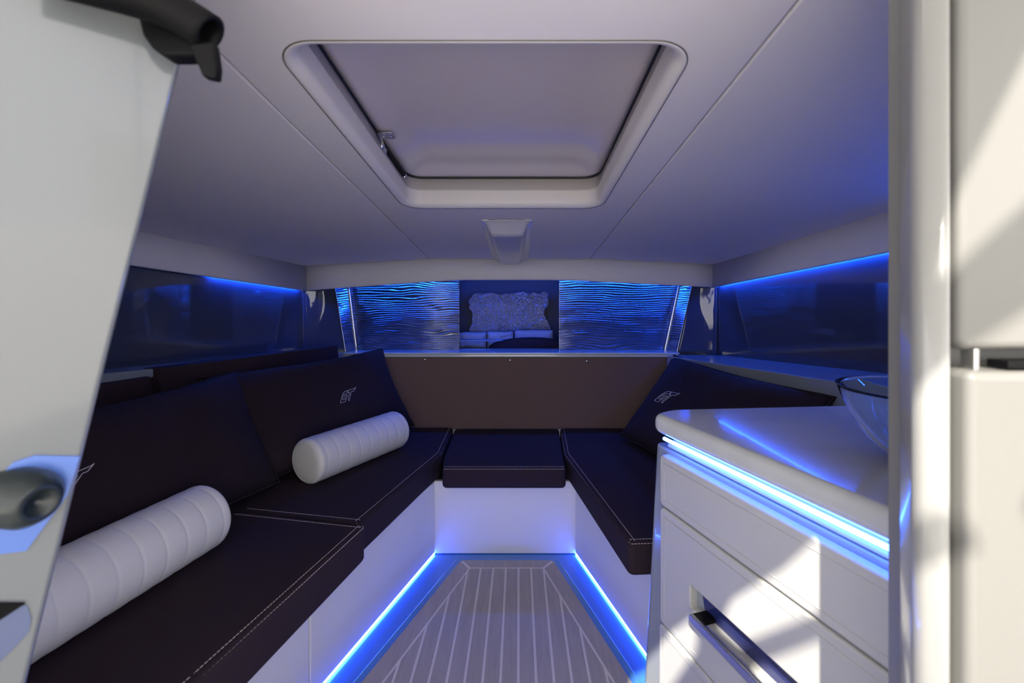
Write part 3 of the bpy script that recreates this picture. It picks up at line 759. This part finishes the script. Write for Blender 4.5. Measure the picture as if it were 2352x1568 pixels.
strip([(XR(2.52)-.010, 2.52, Zh(zvR(2.52)+.010)), (XR(1.50)-.010, 1.50, Zh(zvR(1.50)+.010))], .003, 'led_soft', 'long blue light strip above the right gloss side panel')
# chrome end trim of the right gloss panel
et = empty('panel_end_trim', (XR(1.48)-.01, 1.47, Zh(-.24)), 'thin bright metal trim closing the near end of the right gloss panel', 'trim strip')
tube('trim_rod', [Vector((XR(1.49)-.012, 1.486, Zh(zbR(1.49)))), Vector((XR(1.49)-.020, 1.486, Zh(zvR(1.49))))], .003, 'chrome', et)
tube('trim_rod', [Vector((XR(1.46)-.010, 1.462, Zh(zbR(1.49)))), Vector((XR(1.46)-.018, 1.462, Zh(zvR(1.49)-.09)))], .004, 'chrome', et)
tag(box('partition', (1.24, 1.30, .0), (1.34, 1.47, Zh(.28)), 'mirror', None, .004), 'dark upright panel end behind the jamb at right', 'panel')

# glass bowl
bw = Vector((.716, .765)); zb0 = Zh(-.2855)
outer = [(0, 0), (.045, 0), (.055, .003), (.080, .018), (.108, .045), (.130, .078), (.145, .112), (.152, .133), (.154, .137)]
inner = [(.149, .137), (.146, .132), (.139, .112), (.124, .080), (.102, .048), (.076, .023), (.050, .009), (0, .006)]
tag(lathe('glass_bowl', outer+inner, 'glass', None, Matrix.Translation((bw.x, bw.y, zb0)), 72), 'clear glass bowl standing on the galley countertop', 'bowl')

# small scrap of lint on the floor
P = [(-.376, 1.44), (-.372, 1.452), (-.367, 1.457), (-.361, 1.449), (-.366, 1.446)]
tag(tube('lint_scrap', [Vector((x, y, .0165)) for x, y in P], .0022, 'caulk', smooth_path=True), 'tiny white scrap of lint on the blue floor edge at left', 'scrap')

# ------------------------------------------------------------------ door at left
E0 = Vector((-.5395, .50, Zh(-.417))); E1 = Vector((-.3533, .50, Zh(.3295)))
dv = (E1-E0).normalized(); du = Vector((-.78, -.62, 0)).normalized()
dn = dv.cross(du).normalized()
if dn.dot(Vector((0, 0, CZ))-E0) < 0: dn = -dn
dn_ = dn
dr = empty('door_1', tuple(E0-dv*.45), kind='structure')
dr['label'] = 'glossy white cabin door standing open at the left'
Q = [E0-dv*.40, E1+dv*.14, E1+dv*.14+du*.55, E0-dv*.40+du*.55]
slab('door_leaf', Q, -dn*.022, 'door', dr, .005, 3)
def dpt(px, py, off=0):
    r = Vector(((px-CX)/F, 1, -(py-CY)/F)); o = Vector((0, 0, CZ))
    p0 = E0+dn*off; t = (p0-o).dot(dn)/r.dot(dn); return o+r*t
# added patch with a blue reflection painted in (follows the outline seen round the knob)
slab('reflection_patch', [dpt(*p, off=.002) for p in ((-60, 1120), (0, 1092), (30, 1062), (80, 1046), (183, 1048), (157, 1135), (60, 1265), (-60, 1280))], -dn*.002, 'blue_reflection', dr)
kc = dpt(75, 1150, .02); kn = (dn*.55+Vector((.75, .1, -.05))).normalized()
km = Matrix.Translation(kc-kn*.028) @ kn.to_track_quat('Z', 'Y').to_matrix().to_4x4()
kb = lathe('knob', [(0, -.02), (.026, -.02), (.030, -.008), (.031, .010), (.028, .026), (.020, .038), (.014, .042), (.012, .036), (.004, .035), (.003, .031), (0, .031)], 'black_knob', dr, km, 40)
# finger recess rim lower down, reflected blue painted into its colour
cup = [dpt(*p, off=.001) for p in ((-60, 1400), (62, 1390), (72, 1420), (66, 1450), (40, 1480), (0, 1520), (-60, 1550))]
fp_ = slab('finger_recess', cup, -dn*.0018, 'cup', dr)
slab('recess_edge', [dpt(*p, off=.003) for p in ((-60, 1385), (58, 1386), (0, 1424), (-60, 1450))], -dn*.002, 'black', dr)
# upper grab handle: hollow bar, mount and lever
hd = empty('door_handle', tuple(dpt(400, 60, .03)), None); hd.parent = dr; hd.location = Vector(hd.location)-dr.location
hd['label'] = 'black tubular handle with small lever at the top of the door'
def hp(px, py, Y): return W(px, py, Y)
path = [hp(60, -75, .40), hp(200, -38, .42), hp(330, -2, .44), hp(410, 28, .45), hp(484, 78, .455)]
o = tube('handle_bar', path, .0185, 'black', hd, cap=False, smooth_path=True, res=8)
sm = o.modifiers.new('th', 'SOLIDIFY'); sm.thickness = .004; sm.offset = -1
mount = [hp(312, 30, .462), hp(325, 80, .462), (hp(345, 108, .462)), hp(372, 127, .462), hp(450, 126, .462), hp(440, 60, .462)]
slab('handle_mount', mount, (0, .022, 0), 'black', hd, .004)
slab('lever', [hp(432, 100, .445), hp(488, 92, .445), hp(496, 150, .445), hp(493, 180, .445), hp(462, 174, .445)], (0, .012, 0), 'black', hd, .003)

# the door is hung on a hinge post at the left of the opening
tag(box('door_2', (-1.0, .30, 0.30), (-.93, .40, Zh(.62)), 'jamb_pad', None, .008), 'white post at the far left edge of the opening', kind='structure')

# added unseen panel over the cockpit, cut to shape sun patches and shade inside
ht = empty('sun_mask', (0, -1.0, 2.3), 'white boat hard top over the cockpit behind the viewer', 'roof')

sun_cuts = [[(.18, -.44), (.03, -.62), (-.01, -.70), (.12, -.61)],
            [(.10, -.70), (-.03, -.772), (-.11, -.815), (-.19, -.83), (-.23, -.88), (-.21, -.935), (-.08, -.915), (-.07, -.95), (-.20, -.975), (-.27, -1.07), (-.17, -1.19), (-.05, -1.17), (.02, -.95), (-.02, -.92), (.05, -.84)],
            [(-.25, -.83), (-.32, -.85), (-.46, -.92), (-.55, -1.12), (-.44, -1.05), (-.29, -.92)]]
HT0, HT1, HT2, HT3 = -1.9, 1.9, -2.6, .6
def ccw(p): return p if sum(p[i][0]*p[(i+1) % len(p)][1]-p[(i+1) % len(p)][0]*p[i][1] for i in range(len(p))) > 0 else p[::-1]
cplate('mask_panel', ccw([(HT0, HT2), (HT1, HT2), (HT1, HT3), (HT0, HT3)]), [ccw(g_)[::-1] for g_ in sun_cuts], .012, .002, 'deck_white', ht, Matrix.Translation((0, 0, 2.2)))
for x_ in (-1.8, 1.8):
    for y_ in (-2.4, -.2): tube('post', [Vector((x_, y_, .3)), Vector((x_, y_, 2.2))], .025, 'steel', ht)
